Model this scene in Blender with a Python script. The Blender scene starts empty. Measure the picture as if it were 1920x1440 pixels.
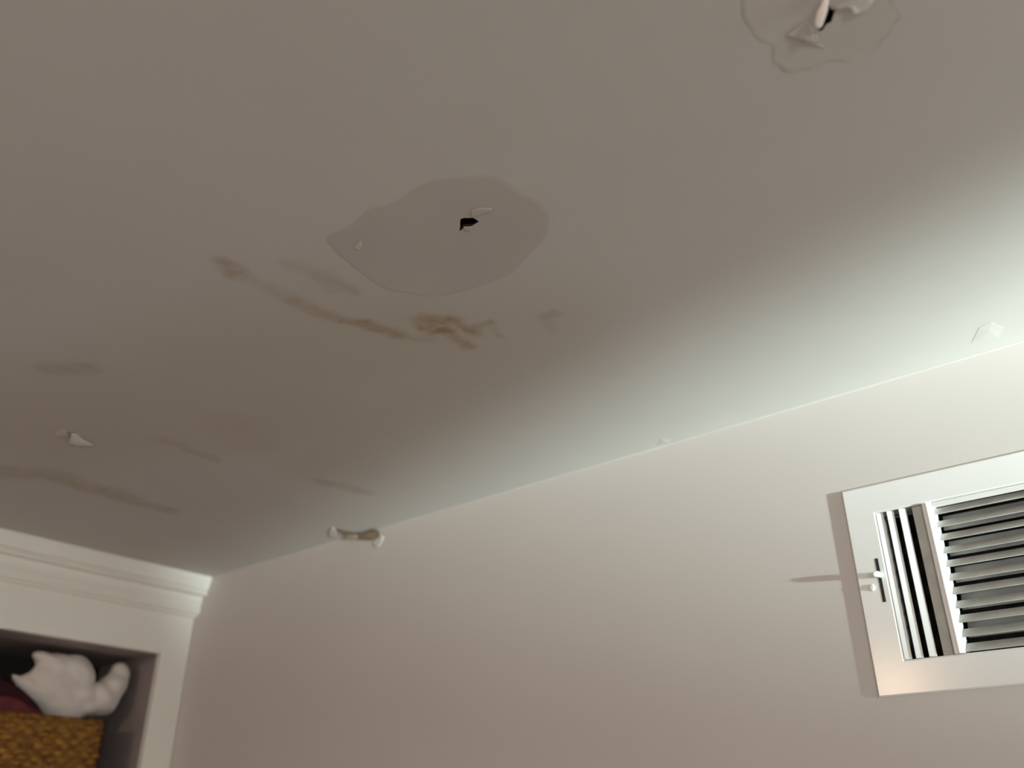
import bpy, bmesh, math, random
from mathutils import Vector, Matrix, noise
from mathutils.geometry import delaunay_2d_cdt

random.seed(7)
S = bpy.context.scene
COL = S.collection

# ------------------------------------------------------------------ camera
CEIL = 2.44          # ceiling height
EYE = 1.84           # camera height
FPX = 1650.0         # focal length in pixels of the 1920 wide frame
PITCH = math.radians(27.28)
YAW = math.radians(50.4)
cam_data = bpy.data.cameras.new('camera')
cam = bpy.data.objects.new('camera', cam_data)
COL.objects.link(cam)
cam.location = (0, 0, EYE)
cam.rotation_euler = (math.pi / 2 + PITCH, 0, -YAW)
cam_data.sensor_width = 36
cam_data.lens = 36 * FPX / 1920
cam_data.clip_start = 0.02
cam_data.dof.use_dof = True
cam_data.dof.focus_distance = 1.05
cam_data.dof.aperture_fstop = 3.2
S.camera = cam

# ------------------------------------------------------------------ world, exposure
S.view_settings.view_transform = 'Standard'
S.view_settings.look = 'None'
S.view_settings.gamma = 1
S.view_settings.use_curve_mapping = False
S.view_settings.exposure = -0.08
world = bpy.data.worlds.new('world')
S.world = world
world.use_nodes = True
world.node_tree.nodes['Background'].inputs['Color'].default_value = (0.9, 0.85, 0.8, 1)
world.node_tree.nodes['Background'].inputs['Strength'].default_value = 0.0


def add_light(name, kind, loc, energy, color, radius, aim=None, angle=None, blend=None):
    d = bpy.data.lights.new(name, kind)
    d.energy = energy
    d.color = color
    d.shadow_soft_size = radius
    if angle:
        d.spot_size = math.radians(angle)
        d.spot_blend = blend
    o = bpy.data.objects.new(name, d)
    COL.objects.link(o)
    o.location = loc
    if aim:
        o.rotation_euler = Vector(aim).to_track_quat('-Z', 'Y').to_euler()
    return o


# the reading lamp further along the right wall that washes the ceiling edge
add_light('wall_lamp', 'SPOT', (0.702, -3.40, EYE - 0.15), 3450, (0.81, 1.0, 0.99), 0.035,
          (0.284, 1.0, 0.288), 29.2, 0.92)
# added dim fill light behind the camera, no fixture
add_light('rear_fill', 'POINT', (-1.0, -1.8, 1.60), 58, (0.93, 0.98, 1.0), 0.14)
# faint fill light added on the left side of the room
add_light('left_fill', 'POINT', (-0.4, 1.2, 0.50), 8.5, (0.92, 0.92, 1.0), 0.12)
# added warm disk light, left of the view, aimed to put sheen on the register
dl = bpy.data.lights.new('sheen_fill', 'AREA')
dl.shape = 'DISK'
dl.size = 0.12
dl.energy = 5.8
dl.color = (1.0, 0.70, 0.48)
dl_o = bpy.data.objects.new('sheen_fill', dl)
COL.objects.link(dl_o)
dl_o.location = (-1.20, 1.13, CEIL - 0.10)
dl_o.rotation_euler = Vector((2.44, -0.35, -0.55)).to_track_quat('-Z', 'Y').to_euler()

# ------------------------------------------------------------------ geometry helpers
FWD = Vector((math.cos(PITCH) * math.sin(YAW), math.cos(PITCH) * math.cos(YAW), math.sin(PITCH)))
RGT = Vector((math.cos(YAW), -math.sin(YAW), 0))
UPV = RGT.cross(FWD)
WALL_X = 1.242
FACE_Y = 2.086


def ray(px, py):
    return FWD * FPX + RGT * (px - 960) - UPV * (py - 720)


def on_ceiling(px, py, drop=0.0):
    d = ray(px, py)
    p = d * ((CEIL - EYE - drop) / d.z)
    return Vector((p.x, p.y, CEIL - drop))


def on_face(px, py, y):
    d = ray(px, py)
    p = d * (y / d.y)
    return Vector((p.x, y, p.z + EYE))


def link_mesh(name, bm, mats, parent=None, smooth=False):
    me = bpy.data.meshes.new(name)
    bmesh.ops.recalc_face_normals(bm, faces=bm.faces)
    bm.to_mesh(me)
    bm.free()
    o = bpy.data.objects.new(name, me)
    COL.objects.link(o)
    for m in (mats if isinstance(mats, (list, tuple)) else [mats]):
        me.materials.append(m)
    if parent:
        o.parent = parent
        o.matrix_parent_inverse = parent_matrix(parent).inverted()
    if smooth:
        for p in me.polygons:
            p.use_smooth = True
    return o


def parent_matrix(o):
    m = Matrix.LocRotScale(o.location, o.rotation_euler, o.scale)
    if o.parent:
        m = parent_matrix(o.parent) @ o.matrix_parent_inverse @ m
    return m


def thing(name, label, cat, loc=(0, 0, 0), group=None):
    o = bpy.data.objects.new(name, None)
    COL.objects.link(o)
    o.empty_display_size = 0.05
    o.location = loc
    o['label'] = label
    o['category'] = cat
    if group:
        o['group'] = group
    return o


def tag(o, label, cat):
    o['label'] = label
    o['category'] = cat
    return o


def structure(o, label=None, cat=None):
    o['kind'] = 'structure'
    if label:
        o['label'] = label
        o['category'] = cat
    return o


def box(bm, lo, hi, bevel=0.0, seg=2):
    m = Matrix.LocRotScale((Vector(lo) + Vector(hi)) / 2, None, Vector(hi) - Vector(lo))
    g = bmesh.ops.create_cube(bm, size=1, matrix=m)
    if bevel:
        es = list({e for v in g['verts'] for e in v.link_edges})
        bmesh.ops.bevel(bm, geom=es, offset=bevel, segments=seg, affect='EDGES', profile=0.5)


def oriented_box(bm, centre, axes, half, bevel=0.0):
    """Box with given unit axes and half sizes."""
    rot = Matrix((axes[0], axes[1], axes[2])).transposed().to_4x4()
    m = Matrix.Translation(centre) @ rot @ Matrix.Diagonal((half[0] * 2, half[1] * 2, half[2] * 2, 1))
    g = bmesh.ops.create_cube(bm, size=1, matrix=m)
    if bevel:
        es = list({e for v in g['verts'] for e in v.link_edges})
        bmesh.ops.bevel(bm, geom=es, offset=bevel, segments=2, affect='EDGES', profile=0.5)


def inside(p, poly):
    r = False
    n = len(poly)
    for i in range(n):
        a, b = poly[i], poly[(i + 1) % n]
        if (a[1] > p[1]) != (b[1] > p[1]):
            if p[0] < (b[0] - a[0]) * (p[1] - a[1]) / (b[1] - a[1]) + a[0]:
                r = not r
    return r


def smooth_loop(pts, per=6):
    """Closed Catmull-Rom loop through 2-D or 3-D points."""
    out = []
    n = len(pts)
    for i in range(n):
        p0, p1, p2, p3 = (Vector(pts[(i + k) % n]) for k in (-1, 0, 1, 2))
        for j in range(per):
            t = j / per
            out.append(0.5 * ((2 * p1) + (p2 - p0) * t + (2 * p0 - 5 * p1 + 4 * p2 - p3) * t * t
                              + (3 * p1 - p0 - 3 * p2 + p3) * t ** 3))
    return out


def tube(bm, pts, radius, n=10):
    rings = []
    for i, p in enumerate(pts):
        p = Vector(p)
        a = Vector(pts[max(i - 1, 0)])
        b = Vector(pts[min(i + 1, len(pts) - 1)])
        t = (b - a).normalized()
        u = t.cross(Vector((0.13, 0.3, 1))).normalized()
        v = t.cross(u)
        r = radius[i] if isinstance(radius, (list, tuple)) else radius
        rings.append([bm.verts.new(p + (u * math.cos(k * 2 * math.pi / n) + v * math.sin(k * 2 * math.pi / n)) * r)
                      for k in range(n)])
    for a, b in zip(rings, rings[1:]):
        for k in range(n):
            bm.faces.new((a[k], a[(k + 1) % n], b[(k + 1) % n], b[k]))
    bm.faces.new(rings[0])
    bm.faces.new(rings[-1])


# ------------------------------------------------------------------ materials
class Nodes:
    def __init__(self, name):
        self.m = bpy.data.materials.new(name)
        self.m.use_nodes = True
        self.t = self.m.node_tree
        self.b = self.t.nodes['Principled BSDF']

    def new(self, kind, **kw):
        n = self.t.nodes.new(kind)
        for k, v in kw.items():
            setattr(n, k, v)
        return n

    def put(self, sock, val):
        if hasattr(val, 'is_linked'):
            self.t.links.new(val, sock)
        else:
            sock.default_value = val

    def math(self, op, a, b=0.0, clamp=False):
        n = self.new('ShaderNodeMath', operation=op, use_clamp=clamp)
        self.put(n.inputs[0], a)
        self.put(n.inputs[1], b)
        return n.outputs[0]

    def vmath(self, op, a, b=(0, 0, 0), scale=None):
        n = self.new('ShaderNodeVectorMath', operation=op)
        self.put(n.inputs[0], a)
        self.put(n.inputs[1], b)
        if scale is not None:
            self.put(n.inputs['Scale'], scale)
        return n.outputs['Value'] if op in ('DOT_PRODUCT', 'LENGTH') else n.outputs['Vector']

    def noise(self, vec, scale, detail=3.0, rough=0.5):
        n = self.new('ShaderNodeTexNoise')
        self.put(n.inputs['Vector'], vec)
        n.inputs['Scale'].default_value = scale
        n.inputs['Detail'].default_value = detail
        n.inputs['Roughness'].default_value = rough
        return n

    def ramp(self, fac, stops):
        n = self.new('ShaderNodeValToRGB')
        self.put(n.inputs[0], fac)
        e = n.color_ramp.elements
        while len(e) < len(stops):
            e.new(0.5)
        for el, (p, c) in zip(e, stops):
            el.position = p
            el.color = (*c, 1)
        return n.outputs['Color']

    def mix(self, fac, a, b):
        n = self.new('ShaderNodeMix', data_type='RGBA')
        self.put(n.inputs[0], fac)
        self.put(n.inputs[6], a if hasattr(a, 'is_linked') else (*a, 1))
        self.put(n.inputs[7], b if hasattr(b, 'is_linked') else (*b, 1))
        return n.outputs[2]

    def smooth(self, v, lo, hi, a=0.0, b=1.0):
        n = self.new('ShaderNodeMapRange', interpolation_type='SMOOTHSTEP')
        self.put(n.inputs['Value'], v)
        n.inputs['From Min'].default_value = lo
        n.inputs['From Max'].default_value = hi
        n.inputs['To Min'].default_value = a
        n.inputs['To Max'].default_value = b
        return n.outputs['Result']

    def coords(self):
        return self.new('ShaderNodeTexCoord').outputs['Object']

    def bump(self, h, strength, dist=0.002):
        n = self.new('ShaderNodeBump')
        n.inputs['Strength'].default_value = strength
        n.inputs['Distance'].default_value = dist
        self.put(n.inputs['Height'], h)
        self.put(self.b.inputs['Normal'], n.outputs['Normal'])


def paint(name, col, rough=0.6, var=0.05, scale=5.0, bump=0.15, bscale=180.0, spec=0.3, dist=0.001):
    N = Nodes(name)
    c = N.coords()
    f = N.noise(c, scale, 3).outputs['Fac']
    lo = tuple(x * (1 - var) for x in col)
    hi = tuple(min(1, x * (1 + var)) for x in col)
    N.put(N.b.inputs['Base Color'], N.ramp(f, [(0.3, lo), (0.7, hi)]))
    N.b.inputs['Roughness'].default_value = rough
    N.b.inputs['Specular IOR Level'].default_value = spec
    if bump:
        N.bump(N.noise(c, bscale, 3).outputs['Fac'], bump, dist)
    return N.m


CEIL_COL = (0.588, 0.555, 0.515)
WALL_COL = (0.635, 0.585, 0.550)
TRIM_COL = (0.850, 0.815, 0.745)


def ceiling_material():
    N = Nodes('ceiling_paint')
    c = N.coords()
    base = N.ramp(N.noise(c, 2.2, 3).outputs['Fac'],
                  [(0.3, tuple(x * 0.97 for x in CEIL_COL)), (0.7, tuple(x * 1.03 for x in CEIL_COL))])
    # wobble the coordinates so that the water stains get ragged borders
    n1 = N.noise(c, 14.0, 4, 0.6).outputs['Color']
    w = N.vmath('SCALE', N.vmath('SUBTRACT', n1, (0.5, 0.5, 0.5)), scale=0.055)
    p = N.vmath('ADD', c, w)
    p = N.vmath('MULTIPLY', p, (1, 1, 0))

    def capsule(a, b, r, core):
        a = on_ceiling(*a)
        b = on_ceiling(*b)
        a = Vector((a.x, a.y, 0))
        b = Vector((b.x, b.y, 0))
        ab = b - a
        if ab.length < 1e-4:
            ab = Vector((1e-3, 0, 0))
        pa = N.vmath('SUBTRACT', p, tuple(a))
        t = N.math('DIVIDE', N.vmath('DOT_PRODUCT', pa, tuple(ab)), ab.length_squared, clamp=True)
        q = N.vmath('SUBTRACT', pa, N.vmath('SCALE', tuple(ab), scale=t))
        return N.smooth(N.vmath('LENGTH', q), r * core, r, 1.0, 0.0)

    brown = None
    for a, b, r, core, k in STAINS:
        s = N.math('MULTIPLY', capsule(a, b, r, core), k)
        brown = s if brown is None else N.math('MAXIMUM', brown, s)
    grain = N.smooth(N.noise(c, 45.0, 4, 0.65).outputs['Fac'], 0.25, 0.7, 0.55, 1.1)
    brown = N.math('MULTIPLY', brown, grain, clamp=True)
    wash = None
    for a, b, r, k in WASHES:
        s = N.math('MULTIPLY', capsule(a, b, r, 0.1), k)
        wash = s if wash is None else N.math('MAXIMUM', wash, s)
    col = N.mix(wash, base, (0.47, 0.41, 0.325))
    col = N.mix(brown, col, (0.345, 0.245, 0.140))
    N.put(N.b.inputs['Base Color'], col)
    N.b.inputs['Roughness'].default_value = 0.7
    N.b.inputs['Specular IOR Level'].default_value = 0.2
    h = N.math('ADD', N.noise(c, 9.0, 3).outputs['Fac'],
               N.math('MULTIPLY', N.noise(c, 160.0, 2).outputs['Fac'], 0.12))
    N.bump(h, 0.10, 0.004)
    return N.m


# from, to (on the ceiling), radius in metres, solid core, strength
STAINS = [
    ((432, 500), (446, 516), 0.026, 0.1, 0.62),
    ((446, 515), (560, 566), 0.022, 0.1, 0.22),
    ((560, 566), (640, 598), 0.020, 0.1, 0.5),
    ((640, 600), (740, 628), 0.020, 0.1, 0.7),
    ((740, 628), (800, 634), 0.016, 0.1, 0.30),
    ((545, 495), (600, 520), 0.018, 0.1, 0.22),
    ((600, 520), (645, 545), 0.018, 0.1, 0.34),
    ((790, 606), (855, 602), 0.026, 0.1, 0.80),
    ((815, 620), (835, 622), 0.020, 0.1, 0.95),
    ((850, 600), (885, 622), 0.018, 0.1, 0.72),
    ((885, 616), (930, 606), 0.014, 0.1, 0.6),
    ((932, 608), (930, 630), 0.010, 0.1, 0.30),
    ((840, 628), (875, 648), 0.017, 0.1, 0.6),
    ((1026, 594), (1044, 586), 0.017, 0.1, 0.38),
    ((1040, 600), (1044, 625), 0.014, 0.1, 0.18),
    ((-40, 880), (110, 895), 0.060, 0.1, 0.42),
    ((110, 900), (240, 935), 0.050, 0.1, 0.50),
    ((230, 938), (310, 955), 0.036, 0.1, 0.42),
    ((95, 690), (175, 692), 0.026, 0.1, 0.36),
    ((305, 825), (350, 840), 0.026, 0.1, 0.30),
    ((350, 842), (400, 858), 0.024, 0.1, 0.36),
    ((600, 905), (640, 910), 0.030, 0.1, 0.34),
    ((640, 912), (690, 924), 0.026, 0.1, 0.30),
    ((440, 800), (480, 830), 0.080, 0.1, 0.16),
]
WASHES = [
    ((60, 800), (500, 760), 0.34, 0.50),
    ((420, 700), (780, 640), 0.26, 0.45),
    ((640, 860), (980, 640), 0.24, 0.36),
]

M_CEIL = ceiling_material()
M_WALL = paint('wall_paint', WALL_COL, 0.55, 0.02, 2.0, 0.06, 120)
M_TRIM = paint('trim_paint', TRIM_COL, 0.42, 0.02, 4.0, 0.05, 60, 0.4)
M_CAULK = paint('caulk', (0.63, 0.59, 0.545), 0.5, 0.03, 20, 0.2, 60)
M_PATCH = paint('plaster_patch', (0.520, 0.476, 0.434), 0.75, 0.03, 9.0, 0.10, 90)
M_OLDPATCH = paint('old_patch', (0.585, 0.545, 0.490), 0.7, 0.03, 9.0, 0.10, 90)
M_RING = paint('water_ring', (0.545, 0.500, 0.445), 0.7, 0.14, 40.0, 0.10, 90)
M_FLAKE = paint('loose_paint', (0.68, 0.63, 0.57), 0.6, 0.04, 30, 0.1, 90)
M_PAPER = paint('torn_paper', (0.80, 0.66, 0.60), 0.8, 0.10, 60, 0.2, 200)
M_GYPSUM = paint('shaded_gypsum_edge', (0.07, 0.05, 0.04), 0.9, 0.2, 60, 0.3, 200)  # board edge near black, the dark of the holes put into its colour
M_BROWN = paint('bare_plaster', (0.27, 0.215, 0.155), 0.8, 0.15, 60, 0.3, 200)
M_VENT = paint('register_enamel', (0.84, 0.825, 0.80), 0.20, 0.015, 8.0, 0.03, 60, 0.45)
M_SHADED = paint('shaded_enamel', (0.50, 0.485, 0.45), 0.5, 0.12, 30.0, 0.05, 60)  # register enamel with the shade on louvers and vanes put into the colour
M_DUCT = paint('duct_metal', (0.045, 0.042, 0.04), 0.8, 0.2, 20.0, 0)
M_SLOT = paint('slot_dark', (0.03, 0.03, 0.028), 0.9, 0.1, 20.0, 0)
M_STEEL = paint('lever_steel', (0.80, 0.79, 0.77), 0.3, 0.03, 20.0, 0, spec=0.6)
M_INSIDE = paint('cabinet_inside', (0.36, 0.30, 0.29), 0.6, 0.04, 5.0, 0.05, 60)  # paint greyed down to carry the shade inside the cabinet
M_BACK = paint('cabinet_back', (0.035, 0.028, 0.027), 0.8, 0.05, 5.0, 0)  # near-black colour stands in for the unlit depth of the cabinet
M_CLOTH = paint('white_cloth', (0.80, 0.72, 0.66), 0.9, 0.03, 12.0, 0.2, 300, 0.1)
M_MAROON = paint('maroon_cloth', (0.045, 0.014, 0.018), 0.9, 0.15, 30.0, 0.2, 300, 0.1)
M_PINK = paint('pink_cloth', (0.14, 0.035, 0.042), 0.9, 0.15, 30.0, 0.2, 300, 0.1)
M_FLOOR = paint('floor_boards', (0.28, 0.20, 0.14), 0.5, 0.15, 4.0, 0.1, 30)


def wicker_material():
    N = Nodes('wicker')
    c = N.coords()
    f = N.noise(N.vmath('MULTIPLY', c, (1, 1, 2.2)), 42.0, 3, 0.6).outputs['Fac']
    N.put(N.b.inputs['Base Color'], N.ramp(f, [(0.32, (0.10, 0.032, 0.001)), (0.52, (0.23, 0.095, 0.004)),
                                               (0.72, (0.40, 0.20, 0.020))]))
    N.b.inputs['Roughness'].default_value = 0.6
    N.bump(N.noise(c, 240.0, 3).outputs['Fac'], 0.3, 0.001)
    return N.m


M_WICKER = wicker_material()

# ------------------------------------------------------------------ room shell
X0, Y0, Y1 = -1.90, -3.60, 2.47
HOLE_A = [(820 + x / 13.714, 360 + y / 13.714) for x, y in
          [(590, 700), (640, 668), (700, 655), (800, 662), (900, 650), (980, 690), (1075, 755), (1000, 800),
           (930, 845), (860, 885), (760, 890), (690, 905), (640, 955), (565, 1005), (585, 880)]]
HOLE_B = [(1360 + x / 4.8, y / 4.8) for x, y in
          [(905, -60), (925, -10), (935, 55), (965, 88), (995, 80), (975, 130), (955, 195), (905, 222),
           (878, 268), (845, 280), (812, 250), (842, 215), (868, 180), (880, 110), (890, 40), (880, -30)]]


def build_ceiling():
    outer = [(X0, Y0), (WALL_X + 0.02, Y0), (WALL_X + 0.02, Y1), (X0, Y1)]
    holes = [[tuple(on_ceiling(*p).xy) for p in h] for h in (HOLE_A, HOLE_B)]
    pts, edges = [], []
    for loop in [outer] + holes:
        s = len(pts)
        pts += [Vector(p) for p in loop]
        edges += [(s + i, s + (i + 1) % len(loop)) for i in range(len(loop))]
    vs, es, fs, *_ = delaunay_2d_cdt(pts, edges, [], 0, 1e-6)
    bm = bmesh.new()
    bv = [bm.verts.new((v.x, v.y, CEIL)) for v in vs]
    for f in fs:
        c = sum((vs[i] for i in f), Vector((0, 0))) / len(f)
        if any(inside(c, h) for h in holes):
            continue
        bm.faces.new([bv[i] for i in f])
    rim = []
    for h in holes:                       # board thickness seen inside the holes
        n = len(h)
        lo = [bm.verts.new((x, y, CEIL)) for x, y in h]
        cx = sum(p[0] for p in h) / n
        cy = sum(p[1] for p in h) / n
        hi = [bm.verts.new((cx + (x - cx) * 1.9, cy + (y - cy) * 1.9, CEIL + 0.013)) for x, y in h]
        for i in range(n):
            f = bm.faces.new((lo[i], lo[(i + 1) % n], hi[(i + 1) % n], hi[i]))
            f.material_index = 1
    # the joist void above, closed
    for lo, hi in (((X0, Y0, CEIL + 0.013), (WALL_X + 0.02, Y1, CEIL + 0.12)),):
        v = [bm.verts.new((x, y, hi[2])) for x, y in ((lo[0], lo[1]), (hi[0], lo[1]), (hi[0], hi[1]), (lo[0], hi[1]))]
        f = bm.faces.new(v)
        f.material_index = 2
    me = bpy.data.meshes.new('ceiling')
    bm.to_mesh(me)
    bm.free()
    o = bpy.data.objects.new('ceiling', me)
    COL.objects.link(o)
    for m in (M_CEIL, M_GYPSUM, M_DUCT):
        me.materials.append(m)
    for p in me.polygons:
        if p.material_index == 0 and p.normal.z > 0:
            p.flip()
    return structure(o, 'water-stained off-white plaster ceiling with torn holes and patches', 'ceiling')


ceiling = build_ceiling()

VZ0, VZ1 = EYE + 0.163, EYE + 0.4485          # register outer, bottom and top
VY0, VY1 = -0.037, 0.403
OZ0, OZ1 = EYE + 0.206, EYE + 0.406           # opening
OY0, OY1 = 0.005, 0.361


def quad(bm, *pts):
    bm.faces.new([bm.verts.new(p) for p in pts])


bm = bmesh.new()
for (a, b, z0, z1) in ((Y0, OY0, 0, CEIL), (OY1, Y1, 0, CEIL), (OY0, OY1, 0, OZ0), (OY0, OY1, OZ1, CEIL)):
    quad(bm, (WALL_X, a, z0), (WALL_X, b, z0), (WALL_X, b, z1), (WALL_X, a, z1))
bmesh.ops.remove_doubles(bm, verts=bm.verts, dist=1e-5)
structure(link_mesh('wall_right', bm, M_WALL), 'plain off-white wall holding the white air register', 'wall')
bm = bmesh.new()
quad(bm, (X0, Y1, 0), (WALL_X, Y1, 0), (WALL_X, Y1, CEIL), (X0, Y1, CEIL))
structure(link_mesh('wall_back', bm, M_WALL))
bm = bmesh.new()
quad(bm, (X0, Y0, 0), (X0, Y1, 0), (X0, Y1, CEIL), (X0, Y0, CEIL))
structure(link_mesh('wall_left', bm, M_WALL))
bm = bmesh.new()
quad(bm, (X0, Y0, 0), (WALL_X, Y0, 0), (WALL_X, Y0, CEIL), (X0, Y0, CEIL))
structure(link_mesh('wall_front', bm, M_WALL))
bm = bmesh.new()
quad(bm, (X0, Y0, 0), (WALL_X, Y0, 0), (WALL_X, Y1, 0), (X0, Y1, 0))
structure(link_mesh('floor', bm, M_FLOOR))

# caulked joint between ceiling and right wall: an uneven little fillet
bm = bmesh.new()
n = 220
rows = []
for i in range(n + 1):
    y = Y0 + 0.01 + (FACE_Y - 0.055 - Y0) * i / n
    k = 0.0024 + 0.0009 * noise.noise(Vector((y * 7, 0.3, 0))) + 0.0006 * noise.noise(Vector((y * 31, 2.3, 0)))
    prof = []
    for j in range(6):
        a = math.pi / 2 * j / 5
        # concave fillet
        prof.append(bm.verts.new((WALL_X - k * (1 - math.sin(a)) - 0.0002, y, CEIL - k * (1 - math.cos(a)) - 0.0002)))
    rows.append(prof)
for a, b in zip(rows, rows[1:]):
    for j in range(5):
        bm.faces.new((a[j], a[j + 1], b[j + 1], b[j]))
structure(link_mesh('trim_1', bm, M_CAULK, smooth=True))


# ------------------------------------------------------------------ ceiling patches, flaps, chips (parts of the ceiling)
def patch(name, outline, mats, height, rim, holes=(), rough=0.002, seed=0, wob=0.0):
    loop = smooth_loop([tuple(on_ceiling(*p).xy) for p in outline], 8)
    c = sum((Vector(p) for p in loop), Vector((0, 0))) / len(loop)
    lo, mid, inn = [], [], []
    for i, p in enumerate(loop):
        d = (p - c).normalized()
        w = (noise.noise(Vector((p.x * 30, p.y * 30, seed))) + 0.7 * noise.noise(Vector((p.x * 110, p.y * 110, seed)))) * rough
        q = p + d * w
        lo.append(q)
        mid.append(q - d * rim * 0.35)
        inn.append(q - d * rim * (1.0 + 0.5 * noise.noise(Vector((p.x * 55, p.y * 55, seed + 4)))))
    hl = [[Vector(on_ceiling(*p).xy) for p in h] for h in holes]
    pts, edges = [], []
    for lp in [inn] + hl:
        s = len(pts)
        pts += lp
        edges += [(s + i, s + (i + 1) % len(lp)) for i in range(len(lp))]
    vs, es, fs, *_ = delaunay_2d_cdt(pts, edges, [], 1, 1e-6)
    bm = bmesh.new()
    bv = [bm.verts.new((v.x, v.y, CEIL - height * (1 + wob * noise.noise(Vector((v.x * 9, v.y * 9, seed)))))) for v in vs]
    for f in fs:
        cc = sum((vs[i] for i in f), Vector((0, 0))) / len(f)
        if any(inside(cc, h) for h in hl) or not inside(cc, inn):
            continue
        try:
            bm.faces.new([bv[i] for i in f])
        except ValueError:
            pass
    n = len(lo)
    rl = [bm.verts.new((p.x, p.y, CEIL - 0.0001)) for p in lo]
    rm = [bm.verts.new((p.x, p.y, CEIL - height)) for p in mid]
    ri = [bm.verts.new((p.x, p.y, CEIL - height)) for p in inn]
    for i in range(n):
        j = (i + 1) % n
        for a, b in ((rl, rm), (rm, ri)):
            f = bm.faces.new((a[i], a[j], b[j], b[i]))
            f.material_index = 1
    return link_mesh(name, bm, mats, ceiling)


PATCH_A = [(560 + x / 3.6, 300 + y / 3.6) for x, y in
           [(1100, 118), (1330, 112), (1480, 205), (1640, 295), (1692, 400), (1655, 535), (1545, 655), (1400, 785),
            (1200, 860), (950, 918), (750, 900), (580, 866), (430, 770), (320, 680), (230, 595), (185, 520),
            (330, 450), (480, 330), (610, 300), (830, 165), (950, 125)]]
o = patch('plaster_patch', PATCH_A, [M_PATCH, M_PATCH], 0.0004, 0.012, [HOLE_A], 0.002, 1)
o['label'] = 'rounded grey skim-coat patch around the small black hole'
PATCH_B = [(1360 + x / 4.8, y / 4.8) for x, y in
           [(140, 60), (165, 180), (235, 270), (290, 370), (405, 430), (445, 560), (560, 645), (760, 640), (860, 605),
            (950, 572), (1110, 565), (1210, 500), (1310, 490), (1400, 380), (1500, 285), (1585, 160), (1560, 60),
            (1500, -120), (1360, -330), (1150, -430), (900, -470), (600, -430), (330, -300), (180, -120)]]
o = patch('blistered_patch', PATCH_B, [M_OLDPATCH, M_RING], 0.0003, 0.0050, [HOLE_B], 0.0035, 5)
o['label'] = 'water-ringed patch around the torn slit'


def flap(name, pts, mat, thick=0.0005, label=None, sub=2, k=0.4, lift=0.0004, crumple=0.0005):
    """A loose sheet: outline points (px, py, drop below the ceiling); first point is the hub of the fan."""
    v = []
    for x, y, d in pts:
        p = on_ceiling(x, y, d * k + lift)
        if p.x > WALL_X - lift:                 # runs over the joint and down the wall
            r = ray(x, y)
            r = r * ((WALL_X - lift) / r.x)
            p = Vector((r.x, r.y, r.z + EYE))
        v.append(p)
    bm = bmesh.new()
    bot = [bm.verts.new(p) for p in v]
    for i in range(1, len(v) - 1):
        bm.faces.new((bot[0], bot[i], bot[i + 1]))
    bm.faces.new((bot[0], bot[-1], bot[1]))
    bmesh.ops.recalc_face_normals(bm, faces=bm.faces)
    o = link_mesh(name, bm, mat, ceiling, smooth=crumple > 0)
    s = o.modifiers.new('s', 'SUBSURF')
    s.levels = s.render_levels = sub
    s.subdivision_type = 'SIMPLE'
    t = bpy.data.textures.new(name + '_crumple', 'CLOUDS')
    t.noise_scale = 0.012
    d = o.modifiers.new('d', 'DISPLACE')
    d.texture = t
    d.strength = crumple
    d.texture_coords = 'GLOBAL'
    k = o.modifiers.new('k', 'SOLIDIFY')
    k.thickness = thick
    if label:
        o['label'] = label
    return o


def zb(*pts):
    return [(1360 + x / 4.8, y / 4.8, d) for x, y, d in pts]


flap('torn_paper_flap', zb((870, 120, 0.014), (915, -40, 0.003), (925, 20, 0.004), (918, 90, 0.006), (895, 160, 0.010),
                           (868, 235, 0.013), (835, 262, 0.016), (806, 240, 0.018), (800, 200, 0.018),
                           (820, 120, 0.016), (860, 50, 0.010), (890, -30, 0.004)), M_PAPER, k=0.8,
     label='pale pinkish strip of torn facing paper hanging from the slit')
flap('lifted_paint_flake', zb((1130, 45, 0.004), (960, 60, 0.0016), (1060, 20, 0.0013), (1200, -30, 0.0012), (1340, -10, 0.0012),
                              (1275, 80, 0.004), (1210, 120, 0.007), (1140, 125, 0.009), (1115, 70, 0.007),
                              (1050, 100, 0.003)), M_OLDPATCH)
flap('curled_chip', zb((1155, 88, 0.0125), (1118, 50, 0.009), (1165, 60, 0.010), (1200, 100, 0.011), (1185, 124, 0.011),
                       (1140, 124, 0.011)), M_FLAKE, 0.0005, 'small bright curled chip of paint')
flap('buckled_paper', zb((700, 270, 0.0050), (545, 322, 0.0014), (630, 262, 0.0014), (745, 175, 0.0014), (785, 250, 0.006),
                         (805, 380, 0.0055), (730, 372, 0.0070), (640, 345, 0.0065)), M_OLDPATCH)
flap('buckled_paper', zb((800, 370, 0.004), (690, 378, 0.0012), (740, 350, 0.003), (810, 300, 0.0050), (835, 330, 0.004), (830, 390, 0.0035),
                         (890, 425, 0.0012), (800, 412, 0.0012)), M_OLDPATCH)


def za(*pts):
    return [(820 + x / 13.714, 360 + y / 13.714, d) for x, y, d in pts]


flap('lifted_paint_flake', za((1050, 520, 0.0045), (850, 620, 0.0055), (900, 450, 0.0020), (1100, 400, 0.0018), (1400, 420, 0.0018),
                              (1340, 500, 0.0028), (1130, 560, 0.0050), (1050, 615, 0.0062)), M_PATCH, k=0.15)
flap('lifted_paint_flake', za((760, 930, 0.0030), (680, 890, 0.0018), (860, 885, 0.0045), (900, 920, 0.0030), (820, 1000, 0.0018), (700, 985, 0.0018)), M_PATCH)
flap('lifted_paint_flake', [(560 + x / 3.6, 300 + y / 3.6, d) for x, y, d in
                            [(400, 585, 0.005), (370, 590, 0.002), (420, 545, 0.002), (432, 575, 0.003), (408, 606, 0.0055)]], M_OLDPATCH, 0.0004, k=0.15)


def zc(*pts):
    return [(60 + x / 10.667, 760 + y / 10.667, d) for x, y, d in pts]


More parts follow.
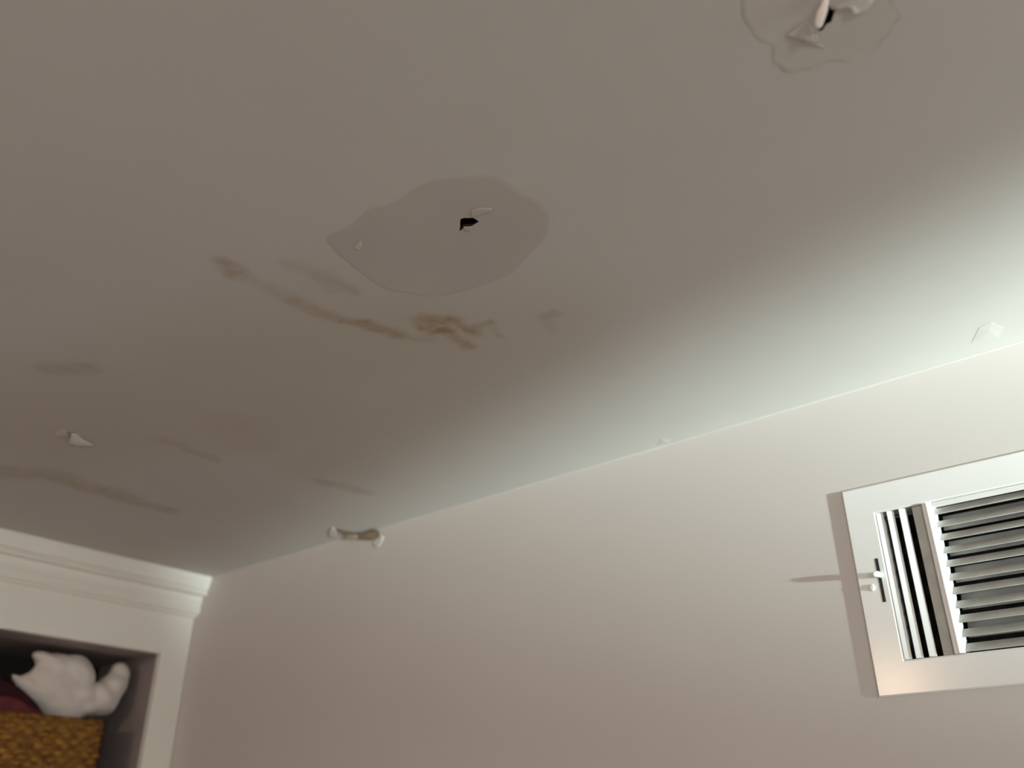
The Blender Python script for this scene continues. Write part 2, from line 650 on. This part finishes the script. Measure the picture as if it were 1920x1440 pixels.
flap('peeling_paint', zc((860, 690, 0.010), (745, 750, 0.013), (800, 565, 0.009), (900, 560, 0.001), (1020, 680, 0.001),
                         (1230, 790, 0.001), (1180, 830, 0.004), (880, 805, 0.012)), M_FLAKE, 0.0005,
     'whitish curl of peeling paint near the bookcase crown')
flap('peeling_paint', zc((600, 560, 0.004), (440, 590, 0.0005), (520, 500, 0.0005), (680, 500, 0.0005), (730, 610, 0.006), (530, 630, 0.005)), M_CEIL, 0.0005)


def zd(*pts):
    return [(520 + x / 5.05, 880 + y / 5.05, d) for x, y, d in pts]


flap('bare_plaster_gouge', zd((760, 620, 0.0012), (550, 560, 0.001), (620, 575, 0.001), (720, 597, 0.001), (830, 590, 0.001), (900, 560, 0.001),
                              (965, 585, 0.001), (965, 640, 0.001), (910, 672, 0.001), (760, 668, 0.001), (640, 630, 0.001)), M_BROWN, 0.0002, k=0.05, lift=0.0012, crumple=0.0,
     label='brown gouge of bare plaster at the joint')
flap('peeling_paint', zd((525, 600, 0.010), (490, 640, 0.010), (490, 575, 0.008), (520, 545, 0.004), (560, 570, 0.004), (552, 635, 0.010)), M_FLAKE, 0.0003, k=0.08, lift=0.0002, crumple=0.0002)
flap('peeling_paint', zd((940, 690, 0.006), (900, 720, 0.006), (915, 672, 0.005), (985, 620, 0.002), (1010, 650, 0.002), (960, 740, 0.006)), M_FLAKE, 0.0003, k=0.1, crumple=0.0002)
flap('peeling_paint', [(1855, 622, 0.010), (1822, 642, 0), (1836, 614, 0), (1858, 604, 0), (1882, 614, 0), (1872, 634, 0)],
     M_CAULK, 0.00005, k=0.035, lift=0.0001, crumple=0.0, label='lifted lump of paint by the bright end of the joint')
flap('peeling_paint', [(1246, 828, 0.010), (1232, 834, 0), (1240, 823, 0), (1256, 823, 0), (1258, 829, 0)], M_CAULK, 0.00005, k=0.035, lift=0.0001, crumple=0.0)

# ------------------------------------------------------------------ wall register
vent = thing('air_register', 'white metal wall air register with side and centre louvers and a damper lever', 'air vent',
             (WALL_X, (VY0 + VY1) / 2, (VZ0 + VZ1) / 2))
T = 0.0036
XF = WALL_X - T


def rect(y0, y1, z0, z1, x):
    return [(x, y0, z0), (x, y1, z0), (x, y1, z1), (x, y0, z1)]


bm = bmesh.new()
loops = []
for (gy, x) in ((0.0, WALL_X - 0.0004), (0.0006, XF + 0.0016), (0.0022, XF), ):
    loops.append([bm.verts.new(p) for p in rect(VY0 + gy, VY1 - gy, VZ0 + gy, VZ1 - gy, x)])
for (gy, x) in ((0.0020, XF), (0.0, XF + 0.0016), (0.0, WALL_X + 0.020)):
    loops.append([bm.verts.new(p) for p in rect(OY0 - gy, OY1 + gy, OZ0 - gy, OZ1 + gy, x)])
for a, b in zip(loops, loops[1:]):
    for i in range(4):
        bm.faces.new((a[i], a[(i + 1) % 4], b[(i + 1) % 4], b[i]))
link_mesh('face_plate', bm, M_VENT, vent)

# dividers between the banks
DY = 0.0065
for y in (0.2925, 0.0735):
    bm = bmesh.new()
    prof = [(WALL_X + 0.018, y + DY), (XF + 0.0010, y + DY), (XF - 0.0004, y + DY - 0.0012), (XF - 0.0004, y + 0.0012),
            (XF - 0.0018, y + 0.0004), (XF - 0.0018, y - 0.0008), (XF + 0.0014, y - DY), (WALL_X + 0.018, y - DY)]
    ends = [[bm.verts.new((px_, py_, zz)) for px_, py_ in prof] for zz in (OZ0 + 0.0005, OZ1 - 0.0005)]
    for i in range(len(prof)):
        j = (i + 1) % len(prof)
        bm.faces.new((ends[0][i], ends[0][j], ends[1][j], ends[1][i]))
    bm.faces.new(ends[0])
    bm.faces.new(ends[1])
    link_mesh('divider', bm, M_VENT, vent)

# upright blades at both ends
def blade_bank(ys, sgn):
    bm = bmesh.new()
    t = Vector((-0.24, 0.97 * sgn, 0)).normalized()
    nrm = Vector((t.y, -t.x, 0))
    for y in ys:
        oriented_box(bm, Vector((XF + 0.0022, y, (OZ0 + OZ1) / 2)), (t, nrm, Vector((0, 0, 1))),
                     (0.0047, 0.0006, (OZ1 - OZ0) / 2 - 0.0006), 0.0004)
    return link_mesh('upright_blades', bm, M_VENT, vent)


blade_bank((0.3560, 0.3415, 0.3250), 1)
blade_bank((0.010, 0.0245, 0.041), -1)
# side wall of the blade bank next to the divider
for y0, y1 in ((0.300, 0.313), (0.053, 0.066)):
    bm = bmesh.new()
    box(bm, (XF + 0.004, y0, OZ0 + 0.0005), (XF + 0.007, y1, OZ1 - 0.0005), 0.0008)
    link_mesh('mullion_strip', bm, M_SHADED, vent)

# centre louvers, tilted
bm = bmesh.new()
zs = []
z = OZ1 - 0.012
while z > OZ0 + 0.006:
    zs.append(z)
    z -= 0.0180
for z in zs:
    t = Vector((-0.74, 0, -0.67)).normalized()
    oriented_box(bm, Vector((XF + 0.0095, 0.183, z)), (t, Vector((0, 1, 0)), t.cross(Vector((0, 1, 0)))),
                 (0.0085, 0.1028, 0.0007), 0.0004)
link_mesh('horizontal_louvers', bm, M_SHADED, vent)
# header of the opening
bm = bmesh.new()
box(bm, (XF + 0.002, 0.0805, OZ1 - 0.008), (XF + 0.005, 0.2855, OZ1 - 0.0004), 0.0008)
link_mesh('header_strip', bm, M_VENT, vent)
# damper vanes behind
bm = bmesh.new()
z = OZ1 - 0.020
while z > OZ0 + 0.004:
    t = Vector((-0.45, 0, -0.89)).normalized()
    oriented_box(bm, Vector((WALL_X + 0.040, 0.183, z)), (t, Vector((0, 1, 0)), t.cross(Vector((0, 1, 0)))),
                 (0.0125, 0.103, 0.0007))
    z -= 0.0360
link_mesh('damper_vanes', bm, M_SHADED, vent)
# duct behind
bm = bmesh.new()
a = [bm.verts.new(p) for p in rect(OY0, OY1, OZ0, OZ1, WALL_X + 0.0201)]
b = [bm.verts.new(p) for p in rect(OY0, OY1, OZ0, OZ1, WALL_X + 0.16)]
for i in range(4):
    bm.faces.new((a[i], a[(i + 1) % 4], b[(i + 1) % 4], b[i]))
bm.faces.new(b)
link_mesh('duct', bm, M_DUCT, vent)
# slot and lever
SY, SZ = 0.3715, EYE + 0.3195
bm = bmesh.new()
box(bm, (XF - 0.0003, SY - 0.0022, EYE + 0.283), (XF + 0.002, SY + 0.0022, EYE + 0.343), 0)
link_mesh('lever_slot', bm, M_SLOT, vent)
bm = bmesh.new()
tube(bm, [(XF + 0.002, SY - 0.0005, SZ), (XF - 0.003, SY - 0.0005, SZ), (XF - 0.006, SY, SZ + 0.0004),
          (XF - 0.009, SY + 0.002, SZ), (XF - 0.0112, SY + 0.005, SZ - 0.0008), (XF - 0.0120, SY + 0.006, SZ - 0.001)],
     [0.0036, 0.0040, 0.0042, 0.0040, 0.0034, 0.0016], 12)
link_mesh('damper_lever', bm, M_STEEL, vent, smooth=True)
for yy in (0.3845, -0.019):
    bm = bmesh.new()
    zc_ = EYE + 0.3045
    prof = [(0.0, 0.0), (0.0046, 0.0), (0.0044, 0.0012), (0.0030, 0.0022), (0.0, 0.0025)]
    rings = []
    for r, h in prof[1:-1]:
        rings.append([bm.verts.new((XF - h, yy + r * math.cos(k * math.pi / 8), zc_ + r * math.sin(k * math.pi / 8))) for k in range(16)])
    tip = bm.verts.new((XF - 0.0025, yy, zc_))
    for p, q in zip(rings, rings[1:]):
        for k in range(16):
            bm.faces.new((p[k], p[(k + 1) % 16], q[(k + 1) % 16], q[k]))
    for k in range(16):
        bm.faces.new((rings[-1][k], rings[-1][(k + 1) % 16], tip))
    link_mesh('screw', bm, M_STEEL, vent)

# ------------------------------------------------------------------ built-in bookcase
BX0, BX1 = 0.02, WALL_X - 0.001
SHELF = EYE + 0.030
case = thing('built_in_bookcase', 'white built-in bookcase with stepped crown moulding in the corner', 'bookcase', ((BX0 + BX1) / 2, FACE_Y + 0.17, 0))
STILE = 0.074
HEAD_Z = EYE + 0.4035
bm = bmesh.new()
box(bm, (BX1 - STILE, FACE_Y, 0.0), (BX1, FACE_Y + 0.02, CEIL - 0.001), 0.0012)
link_mesh('stile', bm, M_TRIM, case)
bm = bmesh.new()
box(bm, (BX0, FACE_Y, 0.0), (BX0 + STILE, FACE_Y + 0.02, CEIL - 0.001), 0.0012)
link_mesh('stile', bm, M_TRIM, case)
bm = bmesh.new()
box(bm, (BX0 + STILE, FACE_Y, HEAD_Z), (BX1 - STILE, FACE_Y + 0.02, CEIL - 0.001), 0.0012)
link_mesh('header_rail', bm, M_TRIM, case)
PROF = [(0.0, 0.0006), (0.0530, 0.0006), (0.0530, 0.0080), (0.0515, 0.0130), (0.0485, 0.0210), (0.0465, 0.0300), (0.0460, 0.0340),
        (0.0400, 0.0345), (0.0400, 0.0370), (0.0430, 0.0390), (0.0440, 0.0425), (0.0430, 0.0460), (0.0400, 0.0480), (0.0260, 0.0485),
        (0.0250, 0.0540), (0.0235, 0.0620), (0.0230, 0.0660), (0.0215, 0.0665), (0.0215, 0.0700), (0.0230, 0.0760), (0.0225, 0.0880),
        (0.0200, 0.0930), (0.0120, 0.0935), (0.0120, 0.0985), (0.0, 0.0990)]
bm = bmesh.new()
ends = []
for x in (BX0, BX1):
    ends.append([bm.verts.new((x, FACE_Y - p, CEIL - d)) for p, d in PROF])
k = len(PROF)
for i in range(k):
    bm.faces.new((ends[0][i], ends[0][(i + 1) % k], ends[1][(i + 1) % k], ends[1][i]))
bm.faces.new(ends[0])
bm.faces.new(ends[1])
link_mesh('crown_molding', bm, M_TRIM, case)
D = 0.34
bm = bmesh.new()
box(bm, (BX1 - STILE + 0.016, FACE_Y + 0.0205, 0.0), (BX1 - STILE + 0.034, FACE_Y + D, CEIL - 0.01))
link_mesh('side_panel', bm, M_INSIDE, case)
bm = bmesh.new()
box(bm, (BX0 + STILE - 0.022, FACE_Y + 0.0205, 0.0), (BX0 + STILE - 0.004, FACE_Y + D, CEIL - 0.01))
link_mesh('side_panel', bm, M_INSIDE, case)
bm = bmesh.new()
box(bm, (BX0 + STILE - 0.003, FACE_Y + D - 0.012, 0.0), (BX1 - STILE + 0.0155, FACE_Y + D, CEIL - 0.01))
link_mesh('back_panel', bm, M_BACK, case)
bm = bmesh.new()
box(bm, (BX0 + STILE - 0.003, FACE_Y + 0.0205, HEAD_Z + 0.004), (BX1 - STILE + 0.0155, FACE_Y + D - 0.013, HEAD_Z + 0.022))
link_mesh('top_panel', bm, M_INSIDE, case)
for zz in (SHELF, SHELF - 0.42, SHELF - 0.84):
    bm = bmesh.new()
    box(bm, (BX0 + STILE - 0.003, FACE_Y + 0.022, zz - 0.022), (BX1 - STILE + 0.0155, FACE_Y + D - 0.013, zz), 0.001)
    link_mesh('shelf', bm, M_TRIM, case)

# ------------------------------------------------------------------ wicker basket on the top shelf
BFY = FACE_Y + 0.035                       # basket front
tr = on_face(203, 1351, BFY)
BTOP = tr.z
bx1 = tr.x
bx0 = bx1 - 0.42
by1 = BFY + 0.25
basket = thing('wicker_basket', 'golden brown woven wicker basket on the bookcase shelf under rumpled cloths', 'basket',
               ((bx0 + bx1) / 2, (BFY + by1) / 2, SHELF))


def basket_path(inset, n_side=170, n_end=100, r=0.018):
    pts = []
    x0, x1, y0, y1 = bx0 + inset, bx1 - inset, BFY + inset, by1 - inset
    def line(a, b, n):
        for i in range(n):
            pts.append((a[0] + (b[0] - a[0]) * i / n, a[1] + (b[1] - a[1]) * i / n))
    def arc(cx, cy, a0, n=8):
        for i in range(n):
            a = math.radians(a0 + 90 * i / n)
            pts.append((cx + r * math.cos(a), cy + r * math.sin(a)))
    line((x0 + r, y0), (x1 - r, y0), n_side)
    arc(x1 - r, y0 + r, -90)
    line((x1, y0 + r), (x1, y1 - r), n_end)
    arc(x1 - r, y1 - r, 0)
    line((x1 - r, y1), (x0 + r, y1), n_side)
    arc(x0 + r, y1 - r, 90)
    line((x0, y1 - r), (x0, y0 + r), n_end)
    arc(x0 + r, y0 + r, 180)
    return pts


def woven_wall(z0, z1, thick=0.006):
    path = basket_path(0.003)
    n = len(path)
    bm = bmesh.new()
    rows = int((z1 - z0) / 0.0026)
    grid = []
    # running length round the basket
    s = [0.0]
    for i in range(n):
        a, b = path[i], path[(i + 1) % n]
        s.append(s[-1] + math.hypot(b[0] - a[0], b[1] - a[1]))
    per = s[n] / round(s[n] / 0.030)
    for j in range(rows + 1):
        z = z0 + (z1 - z0) * j / rows
        row_i = z / 0.0125
        r = math.floor(row_i)
        f = row_i - r
        ring = []
        for i in range(n):
            a, b = path[i - 1], path[(i + 1) % n]
            tx, ty = b[0] - a[0], b[1] - a[1]
            l = math.hypot(tx, ty)
            nx, ny = ty / l, -tx / l
            ph = 2 * math.pi * s[i] / per + (math.pi if r % 2 else 0)
            over = 0.5 + 0.5 * math.sin(ph)
            d = math.sin(math.pi * f) ** 0.6 * (0.0015 + 0.0055 * over)
            d += 0.0012 * noise.noise(Vector((s[i] * 40, z * 60, 1.0)))
            ring.append(bm.verts.new((path[i][0] + nx * d, path[i][1] + ny * d, z)))
        grid.append(ring)
    for j in range(rows):
        for i in range(n):
            k = (i + 1) % n
            bm.faces.new((grid[j][i], grid[j][k], grid[j + 1][k], grid[j + 1][i]))
    # inner skin
    inner = basket_path(0.003 + thick)
    lo = [bm.verts.new((x, y, z0 + 0.006)) for x, y in inner]
    hi = [bm.verts.new((x, y, z1)) for x, y in inner]
    m = len(inner)
    for i in range(m):
        k = (i + 1) % m
        bm.faces.new((lo[i], lo[k], hi[k], hi[i]))
        bm.faces.new((grid[-1][i], grid[-1][k], hi[k], hi[i]))
    bm.faces.new(lo)
    bm.faces.new(grid[0])
    return bm


link_mesh('woven_body', woven_wall(SHELF + 0.001, BTOP - 0.006), M_WICKER, basket, smooth=True)
# rim: two strands plaited round the mouth
bm = bmesh.new()
path = basket_path(0.0055)
for phase in (0, math.pi * 2 / 3, math.pi * 4 / 3):
    pts = []
    L = 0.0
    for i in range(len(path) + 1):
        x, y = path[i % len(path)]
        if i:
            L += math.hypot(x - path[i - 1][0], y - path[i - 1][1])
        a = L / 0.036 * 2 * math.pi + phase
        X, Y = (x - (bx0 + bx1) / 2), (y - (BFY + by1) / 2)
        k = 0.0038 * math.cos(a)
        pts.append((x + k * math.copysign(1, X) * (abs(X) > (bx1 - bx0) / 2 - 0.02), y + k * math.copysign(1, Y) * (abs(Y) > (by1 - BFY) / 2 - 0.02),
                    BTOP - 0.006 + 0.0036 * math.sin(a)))
    tube(bm, pts, 0.0036, 7)
link_mesh('plaited_rim', bm, M_WICKER, basket, smooth=True)


# ------------------------------------------------------------------ cloths in the basket
def lump(name, balls, mat, voxel=0.006, disp=0.010, nscale=0.05, smooth=8, seed_z=0.0):
    """Rumpled soft thing: overlapping stretched balls fused into one skin, then creased."""
    bm = bmesh.new()
    for c, r, rot in balls:
        m = Matrix.LocRotScale(Vector(c), Matrix.Rotation(math.radians(rot), 3, 'Y').to_euler(), Vector(r))
        bmesh.ops.create_uvsphere(bm, u_segments=28, v_segments=18, radius=1.0, matrix=m)
    o = link_mesh(name, bm, mat, smooth=True)
    rm = o.modifiers.new('fuse', 'REMESH')
    rm.mode = 'VOXEL'
    rm.voxel_size = voxel
    rm.use_smooth_shade = True
    sm = o.modifiers.new('soft', 'SMOOTH')
    sm.factor = 0.6
    sm.iterations = smooth
    t = bpy.data.textures.new(name + '_folds', 'CLOUDS')
    t.noise_scale = nscale
    t.noise_depth = 1
    d = o.modifiers.new('folds', 'DISPLACE')
    d.texture = t
    d.strength = disp
    d.mid_level = 0.5
    d.texture_coords = 'GLOBAL'
    return o


CY = BFY + 0.092


def at(px, py, y=CY):
    return on_face(px, py, y)


def R(px):                                  # metres at the cloth's distance for a length in pixels
    return px * (at(150, 1290) - at(149, 1290)).length


def down(p, z, n=3):
    """Centres below p, down to height z: the part of a cloth stuffed into the basket."""
    return [Vector((p.x, p.y, p.z + (z - p.z) * (i + 1) / n)) for i in range(n)]


FLOOR_Z = SHELF + 0.009
base = at(112, 1335)
balls = [
    (at(112, 1285), (R(62), R(28), R(50)), 10),
    (at(105, 1255), (R(38), R(24), R(30)), -20),
    (at(88, 1238), (R(30), R(20), R(12)), 15),
    (at(140, 1262), (R(40), R(32), R(30)), 35),
    (at(60, 1290), (R(34), R(18), R(22)), 25),
    (at(32, 1274), (R(16), R(11), R(7)), 40),
    (at(118, 1322), (R(44), R(30), R(30)), 10),
    (at(222, 1268), (R(19), R(24), R(26)), -12),
    (at(208, 1292), (R(27), R(30), R(40)), 25),
    (at(184, 1310), (R(32), R(36), R(27)), 25),
    (at(152, 1306), (R(34), R(34), R(26)), 15),
    (at(200, 1312), (R(24), R(30), R(26)), 35),
    (at(160, 1322), (R(26), R(30), R(21)), 0),
    (at(197, 1321), (R(22), R(28), R(17)), 15),
]
balls += [(c, (R(38), R(26), R(34)), 0) for c in down(base, FLOOR_Z + R(35))]
cl = lump('white_cloth', balls, M_CLOTH, 0.0045, 0.012, 0.045, 5)
tag(cl, 'rumpled white cloth heaped over the right end of the wicker basket', 'cloth')
MY = BFY + 0.038
m0 = at(-30, 1325, MY)
cl = lump('maroon_cloth', [
    (at(-5, 1290, MY), (R(46), 0.009, R(16)), 22),
    (at(45, 1314, MY), (R(48), 0.009, R(11)), 34),
    (at(-70, 1285, MY), (R(60), 0.009, R(24)), 5),
    (m0, (R(80), 0.009, R(24)), 8),
] + [(c, (R(60), 0.009, R(34)), 0) for c in down(m0, FLOOR_Z + R(35))], M_MAROON, 0.003, 0.003, 0.04, 3)
tag(cl, 'dark maroon folded cloth beside the white cloth in the basket', 'cloth')
PY = BFY + 0.019
p0 = at(10, 1340, PY)
cl = lump('pink_cloth', [
    (at(22, 1324, PY), (R(34), 0.0055, R(14)), 12),
    (at(55, 1336, PY), (R(26), 0.0055, R(9)), 14),
    (at(-20, 1324, PY), (R(34), 0.0055, R(14)), 6),
] + [(c, (R(45), 0.0055, R(34)), 0) for c in down(p0, FLOOR_Z + R(35))], M_PINK, 0.0025, 0.001, 0.03, 2)
tag(cl, 'dusky pink cloth just above the basket rim, under the maroon cloth', 'cloth')
